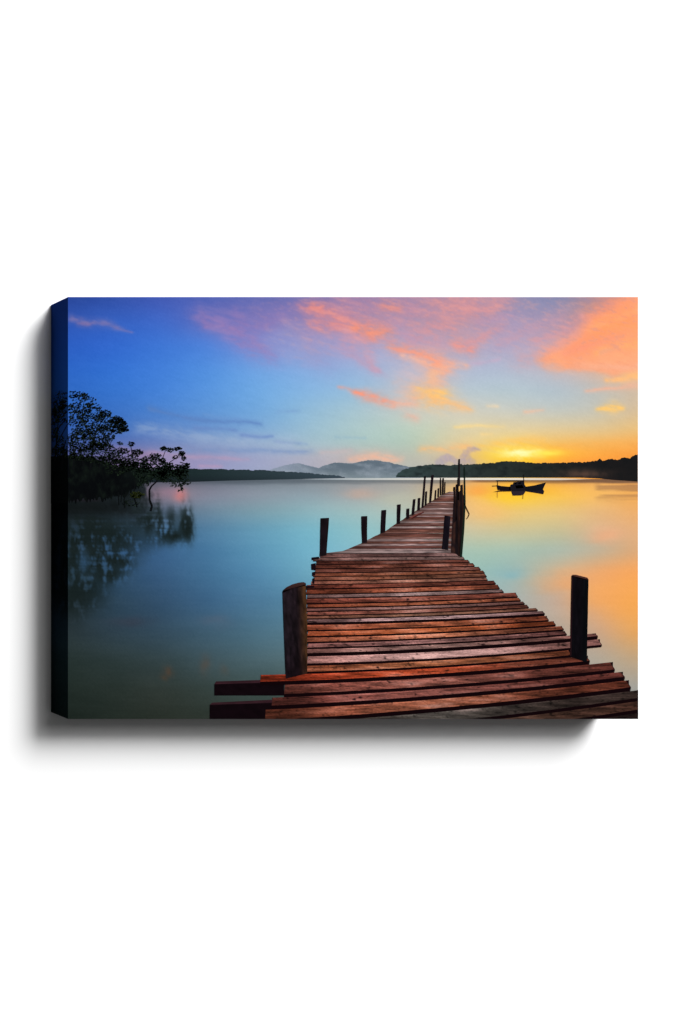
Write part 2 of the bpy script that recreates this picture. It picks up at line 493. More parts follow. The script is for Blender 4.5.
wat *= 1 + np.interp(wat_y, [500, 540, 600, 640, 719], [0, .05, .12, .26, .26])[:, None, None] * np.interp(XS, [68, 310, 400, 480], [1, 1, .4, 0])[None, :, None]
QX, QY = np.meshgrid(XS, wat_y)
wn = fbm(QX / 30, QY / 12, 201, 4)
wf = fbm(QX / 40, QY / 2.2, 233, 3)
wd = (fbm(QX / 12, QY / 16, 255, 4) - .5)


def blob(cx, cy, rx, ry, col, op, warp=6, pw=2):
    d = np.hypot((QX + wd * warp - cx) / rx, (QY + (wn - .5) * warp * 1.5 - cy) / ry)
    over(wat, np.exp(-d ** pw) * op, col)


# the dark band below the shore and the pale line of still water
m = smooth(486, 481.5, QY + (wf - .5) * 3) * smooth(475, 455, QX)
over(wat, m * .45 * smooth(150, 200, QX), (72, 82, 92))
m = smooth(483.5, 482, QY + (wf - .5) * 2.0) * smooth(462, 480, QX)
over(wat, m * .75, (96, 72, 62))
m = smooth(506, 492, QY + (wf - .5) * 6) * smooth(592, 600, QX)
over(wat, m * .40 * smooth(.35, .6, wf), (120, 85, 65))
# orange and gold reflection of the sky
blob(508, 496, 24, 7, (255, 204, 50), .75, 8)
blob(520, 489, 40, 5, (255, 185, 50), .6, 6)
blob(477, 490, 13, 7, (252, 165, 75), .7, 6)
blob(490, 512, 20, 9, (250, 190, 110), .45)
blob(605, 536, 16, 6, (240, 172, 128), .6, 8)
blob(630, 600, 30, 24, (250, 168, 84), .5, 14)
blob(570, 582, 30, 9, (238, 168, 110), .65, 10)
blob(600, 594, 22, 14, (244, 168, 95), .55, 10)
blob(512, 572, 14, 6, (132, 182, 192), .55, 8)
blob(360, 493, 18, 6, (206, 170, 150), .55, 6)
blob(395, 500, 18, 9, (190, 190, 168), .5, 6)
blob(181, 497, 7, 6, (214, 130, 128), .85, 5)
blob(170, 493, 14, 5, (165, 122, 142), .4, 5)
blob(165, 676, 4, 5, (84, 64, 48), .5, 12)
blob(171, 668, 5, 5, (96, 68, 50), .55, 12)
blob(206, 667, 5, 9, (96, 72, 58), .4, 8)
blob(224, 672, 4, 6, (92, 76, 64), .3, 8)
blob(130, 620, 20, 5, (62, 60, 72), .4, 8)
blob(215, 622, 16, 6, (88, 96, 112), .35, 8)
# reflection of the trees, drawn out downwards and broken by ripples
rip = fbm(QX / 5.5, QY / 11, 301, 4)
rip = rip * .62 + fbm(QX / 2.4, QY / 6.5, 317, 3) * .38
rip2 = fbm(QX / 30, QY / 1.9, 333, 2)


def mirror(cx, cy, rx, ry, op, soft=1.6, col=(22, 31, 30)):
    d = np.hypot((QX + (rip - .5) * 10 - cx) / rx, (QY + (rip2 - .5) * 3 + wd * 8 - cy) / ry)
    m = np.exp(-d ** (1.4 * soft)) * smooth(.30, .54, rip * .82 + rip2 * .18)
    over(wat, m * min(1, op * 1.22), col)


over(wat, smooth(533, 496, QY + (rip - .5) * 34) * smooth(152, 138, QX + (rip - .5) * 26) * .93, (22, 29, 31))
for a in ((78, 545, 20, 26, .75), (100, 560, 26, 18, .8), (72, 575, 12, 30, .6), (118, 540, 30, 18, .6), (122, 562, 12, 8, .75), (112, 575, 14, 8, .7), (90, 590, 18, 18, .62), (75, 600, 14, 20, .55),
          (110, 535, 26, 14, .55), (90, 525, 30, 18, .7), (150, 522, 8, 18, .75), (140, 517, 12, 14, .6), (165, 530, 9, 13, .8), (176, 536, 11, 9, .8), (185, 522, 6, 17, .75), (189, 532, 5, 12, .7), (160, 520, 3, 14, .7),
          (190, 525, 4, 12, .7), (172, 517, 6, 9, .6), (157, 510, 3, 14, .6)):
    mirror(*a)
blob(83, 562, 5, 9, (56, 92, 130), .55, 5)
m = smooth(497.5, 494, QY + (rip - .5) * 6) * smooth(136, 118, QX + (rip - .5) * 14)
over(wat, m * .95, (17, 20, 22))
over(wat, np.exp(-((QY - 508) / 9) ** 2) * smooth(150, 112, QX + (rip - .5) * 24) * .8, (17, 21, 22))
over(wat, np.exp(-((QY - 500.0) / 1.6) ** 2) * smooth(110, 85, QX + (rip - .5) * 30) * .4, (44, 32, 42))
wat += ((wn - .5) * 6 + (wf - .5) * 3)[..., None]
wat += RNG.normal(0, 1.1, wat.shape[:2])[..., None]

# ------------------------------------------------------------------ the wall and the canvas
wall_me = bpy.data.meshes.new("wall")
yw = DEPTH * P + 0.0006
wall_me.from_pydata([(-5, yw, 0), (5, yw, 0), (5, yw, 3.6), (-5, yw, 3.6)], [], [(0, 1, 2, 3)])
wall = link("wall", wall_me, M_WALL, None)
wall["kind"] = "structure"
wall["label"] = "plain bright white wall behind the canvas print"

root = bpy.data.objects.new("canvas_print", None)
COL.objects.link(root)
root["label"] = "gallery-wrapped canvas print of a red-brown wooden jetty at sunset, hanging on the white wall"
root["category"] = "canvas print"


def grid_sheet(name, vx, fields, mat):
    """vx: (rows, cols, 3) positions, fields: (rows, cols, 3) ink in sRGB"""
    n, m = vx.shape[:2]
    idx = np.arange(n * m).reshape(n, m)
    f = np.stack([idx[:-1, :-1], idx[1:, :-1], idx[1:, 1:], idx[:-1, 1:]], -1).reshape(-1, 4)
    me = bpy.data.meshes.new(name)
    me.vertices.add(n * m)
    me.vertices.foreach_set("co", vx.reshape(-1).astype(np.float32))
    me.loops.add(f.size)
    me.loops.foreach_set("vertex_index", f.reshape(-1).astype(np.int32))
    me.polygons.add(len(f))
    me.polygons.foreach_set("loop_start", np.arange(0, f.size, 4, dtype=np.int32))
    me.update(calc_edges=True)
    ca = me.color_attributes.new("ink", 'FLOAT_COLOR', 'POINT')
    a = np.ones((n * m, 4), np.float32)
    a[:, :3] = lin(fields.reshape(-1, 3))
    ca.data.foreach_set("color", a.ravel())
    return link(name, me, mat, root)


def flat(xx, yy):
    return np.stack([(xx - 341.5) * P, np.zeros_like(xx), (512.0 - yy) * P + HANG], -1)


sky_o = grid_sheet("printed_sky", flat(SX, SY), sky, M_SKY)
wat_o = grid_sheet("printed_water", flat(QX, QY), wat, M_WATER)

# the four turned-over edges carry the picture on, mirrored
full = np.concatenate([sky, wat[1:]], 0)
nd = int(DEPTH) + 1
sd = np.linspace(0, DEPTH, nd)
yy, ss = np.meshgrid(YS, sd, indexing='ij')
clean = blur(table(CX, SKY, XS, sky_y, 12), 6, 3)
left_f = np.concatenate([clean, wat[1:]], 0)[:, :nd] * np.array((.44, .56, .64))  # left edge: shade of the turned-away side painted into the ink as darker tint
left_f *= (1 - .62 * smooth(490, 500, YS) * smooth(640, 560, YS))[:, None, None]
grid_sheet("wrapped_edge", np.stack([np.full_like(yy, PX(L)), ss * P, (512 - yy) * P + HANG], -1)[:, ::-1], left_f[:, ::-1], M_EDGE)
grid_sheet("wrapped_edge", np.stack([np.full_like(yy, PX(R)), ss * P, (512 - yy) * P + HANG], -1), full[:, ::-1][:, :nd], M_EDGE)
xx, ss = np.meshgrid(XS, sd)
grid_sheet("wrapped_edge", np.stack([(xx - 341.5) * P, ss * P, np.full_like(xx, PZ(T))], -1)[::-1], full[:nd][::-1], M_EDGE)
bot_f = full[::-1][:nd].copy()
bm = smooth(262, 268, xx)[..., None]
bot_f = bot_f * (1 - bm) + (np.array((92, 58, 48)) * (.6 + .6 * fbm(xx / 40, ss / 3, 411, 3))[..., None]) * bm
grid_sheet("wrapped_edge", np.stack([(xx - 341.5) * P, ss * P, np.full_like(xx, PZ(B))], -1), bot_f, M_EDGE)

# ------------------------------------------------------------------ far hills and shores
_jr = random.Random(5)


def jag(seed, n=900, amp=1.0, rough=.6):
    r = random.Random(seed)
    a, v = [], 0
    for _ in range(n):
        v = v * rough + r.uniform(-1, 1) * amp * (1 - rough)
        a.append(v)
    return a


def shore(name, prof, base, colour, layer, amp, seed, mat, rows=10, step=.6):
    xs = np.arange(prof[0][0], prof[-1][0] + 1e-6, step)
    top = np.interp(xs, [p[0] for p in prof], [p[1] for p in prof])
    bot = np.interp(xs, [p[0] for p in base], [p[1] for p in base])
    j = jag(seed, len(xs), amp)
    tp = [(x, min(t + a, b - .1)) for x, t, a, b in zip(xs, top, j, bot)]
    s = Sheet(layer)
    s.patch(tp, list(zip(xs, bot)), rows, colour)
    return s.done(name, mat, root)


def mixc(a, b, t):
    t = min(1, max(0, t))
    return tuple(a[k] + (b[k] - a[k]) * t for k in range(3))


def hill_col(x, y, u, t):
    c = mixc((96, 110, 122), (122, 136, 144), max(0, (y - 468) / 9))
    c = mixc((138, 150, 168), c, (x - 285) / 45)
    f = float(fbm(np.array(x / 9.0), np.array(y / 3.0), 71, 3))
    return mixc(c, (156, 166, 178), max(0, f - .42) * 1.3)


shore("printed_hills", [(270, 470), (280, 466.5), (290, 464), (300, 463), (308, 465.5), (318, 468), (326, 465), (334, 462.5), (344, 463), (352, 463.5), (360, 461.8), (368, 460.2), (376, 460.3), (386, 461.6), (396, 464), (408, 466.5), (420, 468)],
      [(270, 478), (420, 478)], hill_col, 1, .7, 3, M_LAND)


def left_col(x, y, u, t):
    c = mixc((30, 44, 46), (58, 72, 82), (x - 190) / 150)
    return mixc(c, (26, 34, 40), (y - 474) / 6 * (1 - u))


shore("printed_shore", [(100, 471), (150, 470), (186, 468.8), (200, 469), (215, 469), (240, 469.8), (262, 470), (280, 471.5), (300, 472.3), (320, 474), (338, 475.8), (345, 477)],
      [(100, 483), (186, 482), (230, 480.5), (300, 479), (345, 478)], left_col, 2, .9, 9, M_LAND)


def right_col(x, y, u, t):
    c = mixc((52, 68, 68), (40, 46, 44), (x - 400) / 110)
    c = mixc(c, (27, 26, 27), (x - 510) / 90)
    b = math.exp(-((x - 583) / 24) ** 2 - ((y - 474) / 4.5) ** 2)
    c = mixc(c, (88, 66, 56), b * .9)
    f = float(fbm(np.array(x / 5.0), np.array(y / 3.0), 77, 3))
    return mixc(c, (18, 22, 24), (f - .4) * 1.0)


shore("printed_shore", [(396, 476), (398, 473), (403, 470), (410, 467.5), (418, 466), (425, 464.8), (436, 464.3), (445, 465), (460, 464.5), (475, 464), (490, 463.4), (500, 462), (506, 461), (512, 461.3), (525, 462.3), (545, 463), (565, 462.8), (585, 462), (598, 460.8), (600, 458.5), (602, 461), (606, 460), (612, 458.8), (617, 459.5), (624, 457.2), (630, 458), (634, 455.5), (638, 455)],
      [(396, 477.3), (430, 477.6), (520, 477.6), (580, 477.6), (600, 478.5), (615, 480), (638, 481.5)], right_col, 2, 1.15, 21, M_LAND)

s = Sheet(3)
xs = np.arange(300, 597, 2.0)


def gl_col(x, y, u, t):
    c = mixc((165, 176, 182), (232, 224, 210), (x - 330) / 120)
    c = mixc(c, (214, 190, 165), (x - 500) / 90)
    return mixc(c, (150, 120, 100), (x - 575) / 22)


def gl_y(x): return 479.2 - 0.3 * math.sin((x - 300) / 296 * math.pi)
s.patch([(x, gl_y(x) - .95 * min(1, (x - 298) / 60, (598 - x) / 40)) for x in xs], [(x, gl_y(x) + 1.1 * min(1, (x - 298) / 60, (598 - x) / 40)) for x in xs], 2, gl_col)
s.done("printed_shoreline", M_WATER, root)

# ------------------------------------------------------------------ the boat


def child_empty(name, label=None):
    o = bpy.data.objects.new(name, None)
    COL.objects.link(o)
    o.parent = root
    if label:
        o["label"] = label
    return o


boat = child_empty("printed_boat", "dark fishing boat with a cabin, lying on the golden water")
s = Sheet(5)
dk, bl = (21, 18, 22), (32, 36, 58)
s.poly([(496.4, 485.0), (501, 486.0), (510, 486.8), (510, 490.8), (502, 490.6), (497.4, 489.8)], dk)
s.poly([(509, 486.6), (526, 486.4), (526, 491), (509, 490.8)], dk)
s.poly([(526, 486.6), (534, 485.4), (540, 483.9), (545.9, 482.4), (544.2, 486), (542.6, 489.8), (535, 490.8), (526, 491)], (20, 21, 27))
s.done("hull", M_DARK, boat)
s = Sheet(6)
s.poly([(510.4, 484.6), (513.2, 484), (513.4, 482.2), (518, 481.6), (524, 481.4), (524.2, 484.4), (526, 487.2), (524.5, 491), (512.5, 491), (510, 488.4)], (25, 24, 31))
s.poly([(515, 485.5), (522, 485), (523.6, 488), (516, 488.6)], (28, 33, 50))
s.poly([(514.4, 482.8), (516.2, 482.6), (516.2, 484.2), (514.4, 484.2)], (150, 112, 80))
s.poly([(518, 482.6), (520.6, 482.4), (520.6, 483.8), (518, 483.9)], (92, 66, 52))
s.line([(496, 480.6), (510, 480.9), (524, 480.8)], .9, .9, dk)
s.line([(497.5, 480.6), (497.4, 486)], .5, .5, dk)
s.done("cabin", M_DARK, boat)
s = Sheet(6)
s.line([(523.4, 474.6), (523.6, 482)], .6, .8, dk)
s.done("mast", M_DARK, boat)
s = Sheet(4)
s.poly([(511, 490.8), (526, 490.5), (523.6, 494.5), (521, 495.4), (512.6, 495.6)], (44, 36, 44))
s.poly([(526, 490), (542.3, 488.6), (544, 491.2), (543.2, 494.2), (535, 492.8), (526, 491.4)], (30, 26, 36))
s.poly([(493, 492.1), (498, 490.6), (509, 490), (511, 491.4), (500, 491.6)], (62, 40, 30))
s.line([(492, 486.1), (497.6, 485.8)], .8, .6, (70, 34, 24))
s.line([(523, 495), (522.6, 499)], .6, .4, (120, 80, 40))
s.line([(497.2, 492), (497.2, 497.6)], .6, .4, (190, 130, 60))
s.done("reflection", M_DARK, boat)

# ------------------------------------------------------------------ the jetty
jetty = child_empty("printed_jetty", "long jetty of wet red-brown planks running to the horizon")
KEYS = [553, 587, 622, 661, 690, 713, 727, 760]
SL = [-.008, -.03, -.037, -.054, -.068, -.085, -.097, -.115]
QU = [-.00003, -.00009, -.00011, -.00014, -.00011, -.0001, -.00011, -.00012]


def line_y(yc, x):
    s_, q_ = np.interp(yc, KEYS, SL), np.interp(yc, KEYS, QU)
    return yc + s_ * (x - 420) + q_ * (x - 420) ** 2


# lower border at x = 420, dark joint, left end, right end, ink
PLANKS = [
    (557.0, .5, 320, 461, (104, 76, 72)),
    (560.5, .5, 313, 464, (130, 104, 98)),
    (564.0, .6, 316, 469, (112, 66, 54)),
    (568.0, .7, 313, 474, (128, 76, 60)),
    (572.0, .7, 315, 480, (104, 62, 50)),
    (575.5, .6, 313, 484, (142, 86, 62)),
    (579.5, .7, 314, 486, (150, 96, 72)),
    (583.0, .6, 311, 487, (164, 112, 92)),
    (587.5, .9, 306, 495, (140, 78, 62)),
    (592.5, .8, 306, 499, (176, 100, 72)),
    (596.5, .8, 307, 503, (138, 116, 112)),
    (602.0, .9, 306, 517, (142, 80, 64)),
    (606.0, .9, 307, 520, (172, 100, 70)),
    (609.5, .8, 306, 524, (150, 112, 104)),
    (613.5, .8, 307, 528, (152, 96, 80)),
    (617.0, .9, 306, 537, (166, 120, 96)),
    (622.3, 1.7, 307, 544, (190, 158, 156)),
    (628.5, 1.0, 306, 548, (168, 96, 66)),
    (634.4, 1.2, 307, 555, (188, 102, 62)),
    (640.0, 1.2, 306, 563, (206, 130, 96)),
    (645.5, 1.2, 307, 566, (160, 116, 110)),
    (652.5, 2.3, 306, 597, (188, 146, 136)),
    (661.5, 1.6, 307, 601, (196, 156, 148)),
    (669.0, 1.5, 306, 571, (182, 112, 76)),
    (678.5, 2.5, 260, 589, (210, 90, 54)),
    (690.0, 2.2, 284, 614, (156, 96, 82)),
    (700.5, 2.6, 271.5, 624, (142, 86, 76)),
    (713.5, 2.7, 265, 630, (166, 100, 74)),
    (727.5, 2.2, 300, 640, (88, 84, 78)),
    (741.0, 2.2, 420, 640, (124, 98, 82)),
    (756.0, 2.0, 560, 640, (60, 52, 50)),
]


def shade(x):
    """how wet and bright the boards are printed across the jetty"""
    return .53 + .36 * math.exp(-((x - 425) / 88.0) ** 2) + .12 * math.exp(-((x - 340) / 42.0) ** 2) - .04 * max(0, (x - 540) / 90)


def board(yt, yb, joint, x0, x1, ink, seed, layer=5, ty=None, by=None, dim=1.0):
    r = random.Random(seed)
    x1 = min(x1, R)
    top_f = ty or (lambda x: line_y(yt, x))
    bot_f_ = by or (lambda x: line_y(yb, x))
    n = max(4, int((x1 - x0) / 1.3))
    xs = np.linspace(x0, x1, n)
    h = yb - yt
    jt = jag(seed, n, .22 + .02 * h, .8)
    jb = jag(seed + 50, n, .22 + .02 * h, .8)
    sl_ = Sheet(layer)
    k = max(3, int(h / .75))
    ox, oy = r.uniform(0, 90), r.uniform(0, 90)
    nails = []
    if h > 5:
        for _ in range(r.choice((0, 1, 1, 2))):
            nails.append((r.uniform(x0 + 6, x1 - 12), yt + h * r.uniform(.3, .6), r.uniform(.6, 1.2)))
    dkc = (17, 6, 9)
    joint *= 1.5
    skew = (r.uniform(.5, 1.5) if h > 4 else .4)

    tp, bt = [], []
    for x, a, b in zip(xs, jt, jb):
        e = max(0, 1 - (x - x0) / 3) * skew - max(0, 1 - (x1 - x) / 6) * 0
        tp.append((x + e, top_f(x) + a * .3))
        bt.append((x, bot_f_(x) - joint + b * .5))
    # the far corner of the right end lies a little further in than the near one
    q = min(.8 + h * .30, 4.5) if x1 < R - 1 else 0
    if q:
        for i, x in enumerate(xs):
            f_ = max(0.0, (x - (x1 - 3 * q)) / (3 * q))
            tp[i] = (tp[i][0] - q * f_, top_f(tp[i][0] - q * f_) + jt[i] * .3)

    lum = r.uniform(.94, 1.06)

    def colour(x, y, u, t):
        g1 = float(fbm(np.array(x / 13 + ox), np.array(y / .9 + oy), 501, 4)) - .5
        g2 = float(fbm(np.array(x / 34 + oy), np.array(y / 4.0 + ox), 541, 4)) - .5
        g3 = float(fbm(np.array(x / 4.0 + oy), np.array(y / 1.6 + ox), 577, 3))
        base_ink = mixc(ink, (158, 92, 70), (x - 430) / 110) if ink[0] > 208 else ink
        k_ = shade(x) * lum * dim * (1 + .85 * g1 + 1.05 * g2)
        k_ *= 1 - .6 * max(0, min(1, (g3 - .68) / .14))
        c = [v * max(.12, k_) for v in base_ink]
        # away from the middle the boards are a redder timber
        rd = 1 - math.exp(-((x - 430) / 120.0) ** 2)
        if yb > 684 and x < 330:
            k2 = 1 - .22 * min(1, (330 - x) / 40)
            c = [v * k2 for v in c]
        c = [c[0] * (1 + .02 * rd), c[1] * (.97 - .14 * rd), c[2] * (.98 - .17 * rd)]
        c = list(mixc(c, (176, 146, 142), max(0, g2 - .03) * 1.6 * (1 - rd)))
        sp = 1 + r.gauss(0, .075)
        c = [v * sp for v in c]
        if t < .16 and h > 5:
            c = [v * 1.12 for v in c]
        for nx, ny, nr in nails:
            yy_ = ny + (line_y(yt, nx) - yt if ty is None else 0)
            dd = math.hypot((x - nx) / (1.4 * nr), (y - yy_) / (.8 * nr))
            if dd < 1.1:
                c = mixc(c, (28, 14, 18), .8)
        return c
    sl_.patch(tp, bt, k, colour)
    # the dark front edge of the board and the joint below it
    bt2 = [(x, bot_f_(x)) for x, _ in bt]
    sl_.patch(bt, bt2, 1, lambda x, y, u, t: dkc)
    if q:
        e = bt2[-1]
        sl_.poly([tp[-1], (tp[-1][0] + .7, tp[-1][1] + .2), (x1 + .7, bt[-1][1]), (x1 + .5, e[1]), bt[-1]], (26, 11, 15))
    return sl_.done("plank", M_WOOD, jetty)


# dark underside that shows between the boards
s = Sheet(4)
ys_ = [p[0] for p in PLANKS]
prev = 553.0
for (yb, jt, x0, x1, ink) in PLANKS:
    xs = np.linspace(x0 + .6, min(x1 - 1.2, R), 40)
    s.patch([(x, line_y(prev, x)) for x in xs], [(x, line_y(yb, x)) for x in xs], 1, lambda x, y, u, t: (24, 10, 13))
    prev = yb
s.done("underside", M_DARK, jetty)

prev = 553.3
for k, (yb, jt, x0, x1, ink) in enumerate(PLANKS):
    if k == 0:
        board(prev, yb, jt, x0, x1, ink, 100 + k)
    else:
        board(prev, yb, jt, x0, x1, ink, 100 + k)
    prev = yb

# the narrower far run of the jetty
LE = [(491.5, 449), (494.5, 442.5), (498.5, 436), (502.4, 429), (507, 421.5), (514, 411), (518.5, 404), (523.5, 396), (529, 388.5), (533, 381), (538, 371), (543, 361.5), (548, 350), (551, 343), (552.5, 328), (553.5, 321)]
RE = [(488.5, 456), (500, 457), (510, 458), (530, 459), (553.5, 461)]


def le(y): return float(np.interp(y, [p[0] for p in LE], [p[1] for p in LE]))
def re(y): return float(np.interp(y, [p[0] for p in RE], [p[1] for p in RE]))


FAR_INK = [(108, 78, 72), (136, 110, 106), (94, 58, 52), (120, 84, 76), (146, 122, 120), (104, 66, 56), (126, 92, 86), (92, 62, 58), (152, 130, 128), (112, 70, 60)]
y = 491.6
kk = 0
rr = random.Random(44)
while y < 553.2:
    h = max(.85, (y - 470) * .031) * rr.uniform(.8, 1.2)
    y2 = min(y + h, 553.4)
    if 553.4 - y2 < .6:
        y2 = 553.4
    ink = FAR_INK[rr.randrange(10)]
    x0, x1 = le(y2) + rr.uniform(-.4, .4), re(y2)
    tilt = rr.uniform(-.006, .003)
    board_l = Sheet(5)
    n = max(5, int((x1 - x0) / 1.5))
    xs = np.linspace(x0, x1, n)
    dx0 = le(y) - le(y2)
    ox = rr.uniform(0, 90)

    def fcol(x, yy_, u, t, ink=ink, ox=ox, x0=x0, x1=x1):
        g1 = float(fbm(np.array(x / 9 + ox), np.array(yy_ / 1.1), 601, 3)) - .5
        q = .74 + .34 * math.exp(-(((x - x0) / max(4, x1 - x0) - .55) / .34) ** 2)
        c = [v * q * (1 + .8 * g1) for v in ink]
        if t > .78:
            c = [v * .55 for v in c]
        return c
    board_l.patch([(x + dx0 * (1 - i / (n - 1)), y + tilt * (x - x0)) for i, x in enumerate(xs)], [(x, y2 + .05 + tilt * (x - x0)) for x in xs], 4, fcol)
    board_l.done("plank", M_WOOD, jetty)
    y = y2
    kk += 1

s = Sheet(6)
s.patch([(409.5, 517.6), (415, 514.5), (423, 511.6)], [(412, 519), (418, 515.6), (424, 512.4)], 3, lambda x, y, u, t: (112, 60, 52) if t < .6 else (60, 26, 28))
o = s.done("loose_plank", M_WOOD, jetty)

# timber stubs and beams sticking out on the left
BE = [[(311.5, 557.4), (319, 556.6), (319, 558.8), (311.6, 560.2)], [(311, 564), (315.5, 563), (315.5, 570.5), (311.2, 569.6)], [(312, 572.2), (315, 571.6), (315, 575.5), (312, 576)], [(312.3, 578.5), (314.5, 577.5), (314.2, 584), (311.8, 583.5)], [(304, 586), (314, 585.6), (314, 587.6), (304.5, 588.4)]]
for b in BE:
    s = Sheet(6)
    s.poly(b, (22, 12, 18))
    s.done("joist_end", M_DARK, jetty)


def beam(top, face_bottom, seed):
    s = Sheet(4.5)
    n = 14
    (xa, ya), (xb, yb), (xc, yc), (xd, yd) = top
    ta = [(xa + (xb - xa) * i / n, ya + (yb - ya) * i / n) for i in range(n + 1)]
    tb = [(xd + (xc - xd) * i / n, yd + (yc - yd) * i / n) for i in range(n + 1)]

    def c1(x, y, u, t):
        return [v * (1 + .5 * (float(fbm(np.array(x / 8), np.array(y), seed, 3)) - .5)) for v in (50, 29, 35)]

    def c2(x, y, u, t):
        return [v * (1 + .6 * (float(fbm(np.array(x / 5), np.array(y / 2), seed, 3)) - .5)) for v in (16, 8, 12)]
    s.patch(ta, tb, 3, c1)
    s.patch(tb, [(x, face_bottom) for x, _ in tb], 4, c2)
    s.done("beam", M_WOOD, jetty)


beam(((216, 681.4), (284, 679.2), (284, 682), (214.2, 684.2)), 695.4, 701)
beam(((212, 702.6), (275, 699.5), (273, 702.8), (209.6, 704.8)), 719, 707)


# posts: (x0, y0) (x1, y0') top corners, bottom corners, ink
def post(tl, tr, br, bl, layer, name="post", ink=(24, 17, 22), hi=None, top=None):
    s = Sheet(layer)
    n = max(4, int(abs(bl[1] - tl[1]) / 3))
    a = [(tl[0] + (bl[0] - tl[0]) * i / n, tl[1] + (bl[1] - tl[1]) * i / n) for i in range(n + 1)]
    b = [(tr[0] + (br[0] - tr[0]) * i / n, tr[1] + (br[1] - tr[1]) * i / n) for i in range(n + 1)]
    w_ = tr[0] - tl[0]
    j = jag(int(tl[0] * 7), n + 1, .05 * min(w_, 5))
    a = [(x + q, y) for (x, y), q in zip(a, j)]
    b = [(x + q * .7, y) for (x, y), q in zip(b, j[::-1])]

    def colour(x, y, u, t):
        g = float(fbm(np.array(x / 1.6), np.array(y / 9), 801, 3)) - .5
        c = [v * (1 + 1.0 * g) for v in ink]
        if hi:
            c = mixc(c, [v * (1 + .9 * g) for v in hi], max(0, t - .55) / .45)
        return c
    rows = max(2, min(12, int(w_ / 1.3)))
    # Sheet.patch runs along the list, rows go across: left edge -> right edge
    base = len(s.v)
    m = n + 1
    for jx in range(rows + 1):
        t = jx / rows
        for i in range(m):
            x = a[i][0] + (b[i][0] - a[i][0]) * t
            y = a[i][1] + (b[i][1] - a[i][1]) * t
            s.v.append(place(x, y, layer))
            s.c.append(colour(x, y, i / n, t))
    for jx in range(rows):
        for i in range(n):
            q = base + jx * m + i
            s.f.append((q, q + 1, q + m + 1, q + m))
    if top:
        s.poly(top, (74, 46, 40))
    return s.done(name, M_WOOD, jetty)


LP = [
    ((320.4, 518.2), (329, 517.8), (326.2, 555.4), (319.6, 556.4)),
    ((361.2, 516.2), (367, 516), (367, 542.6), (361.8, 543.2)),
    ((381.4, 510.2), (386, 509.8), (385, 532.4), (380.2, 533.4)),
    ((396.9, 504.6), (400.6, 504.2), (399.8, 523.6), (396.6, 524.4)),
    ((406.4, 508.6), (409.2, 508.4), (409, 518.4), (406, 519.4)),
    ((413, 499.2), (415.4, 499), (414, 514.4), (411.4, 515.4)),
    ((417.8, 498), (420.2, 497.8), (419.6, 510), (417.2, 511)),
    ((424, 476.2), (425.8, 476), (423.4, 507.4), (421.4, 508.2)),
    ((425.3, 491.4), (427, 491.2), (426.4, 505), (424.6, 506)),
    ((431.2, 475.2), (433.6, 475), (431, 502.4), (429, 503.2)),
    ((435, 490), (436.2, 489.9), (435.8, 499.2), (434.2, 500.2)),
    ((437.7, 488.2), (439, 488), (438.8, 496.8), (437.3, 497.2)),
    ((439.8, 478), (440.9, 478), (441.2, 495), (439.9, 495.4)),
    ((442.2, 478.2), (443.8, 478), (443.4, 494.6), (441.8, 494.8)),
    ((444.4, 482), (445.4, 482), (445, 494), (444, 494.2)),
]
for a in LP:
    post(*a, layer=7, hi=(26, 18, 20))
s_ = [
    ((453.2, 487), (455, 486.8), (456.4, 520), (453.4, 523)),
    ((455.8, 484.4), (458.4, 484), (459.4, 556), (455, 553)),
    ((460.4, 485), (462.6, 484.6), (463.6, 524), (459, 556)),
    ((457.2, 478), (458.2, 478), (458.6, 500), (457.2, 500)),
]
for a in s_:
    post(*a, layer=7, ink=(24, 18, 20), hi=(46, 28, 22))
post((444.4, 515.4), (450.2, 516.4), (447.8, 550), (441.6, 549), layer=9, ink=(20, 16, 22), hi=(26, 22, 28))
s = Sheet(8)
s.line([(459, 459), (458.9, 486)], 1.5, 1.8, (30, 26, 28))
s.done("pole", M_DARK, jetty)
s = Sheet(8)
s.line([(464.1, 467), (464.4, 480), (464.6, 503), (463, 530), (460.6, 557)], .9, 2.4, (22, 34, 28))
s.done("pole", M_DARK, jetty)
s = Sheet(8)
s.line([(464, 503.5), (466.5, 509), (469, 514), (467.8, 517), (466.3, 519)], 1.0, .6, (52, 34, 24))
s.done("broken_stick", M_DARK, jetty)
s = Sheet(6)
s.patch([(453, 504), (455, 498), (458, 492), (461, 490), (464, 497)], [(450.5, 552.5), (453, 553), (456, 554), (458.6, 556), (460, 557)], 14,
        lambda x, y, u, t: mixc((30, 22, 24), (70, 42, 32), max(0, float(fbm(np.array(x / 2.2), np.array(y / 5), 851, 3)) - .42) * 2.6))
s.done("post_cluster", M_DARK, jetty)

# the stout near post on the left
s = Sheet(8)
n = 30
lft = [(282.4 + (285.6 - 282.4) * (i / n) ** 1.2, 591 + (678.5 - 591) * i / n) for i in range(n + 1)]
rgt = [(305.6 + 1.4 * min(1, i / n * 2.5), 584.5 + (673.5 - 584.5) * i / n) for i in range(n + 1)]


def stout(x, y, t):
    g = float(fbm(np.array(x / 2.2), np.array(y / 7), 871, 4)) - .5
    c = mixc((30, 24, 30), (24, 16, 18), t)
    c = mixc(c, (84, 54, 28), max(0, t - .6) / .4 * .75)
    c = mixc(c, (18, 10, 14), max(0, (y - 645) / 40) * .6)
    return [max(0, v * (1 + 1.5 * g)) for v in c]


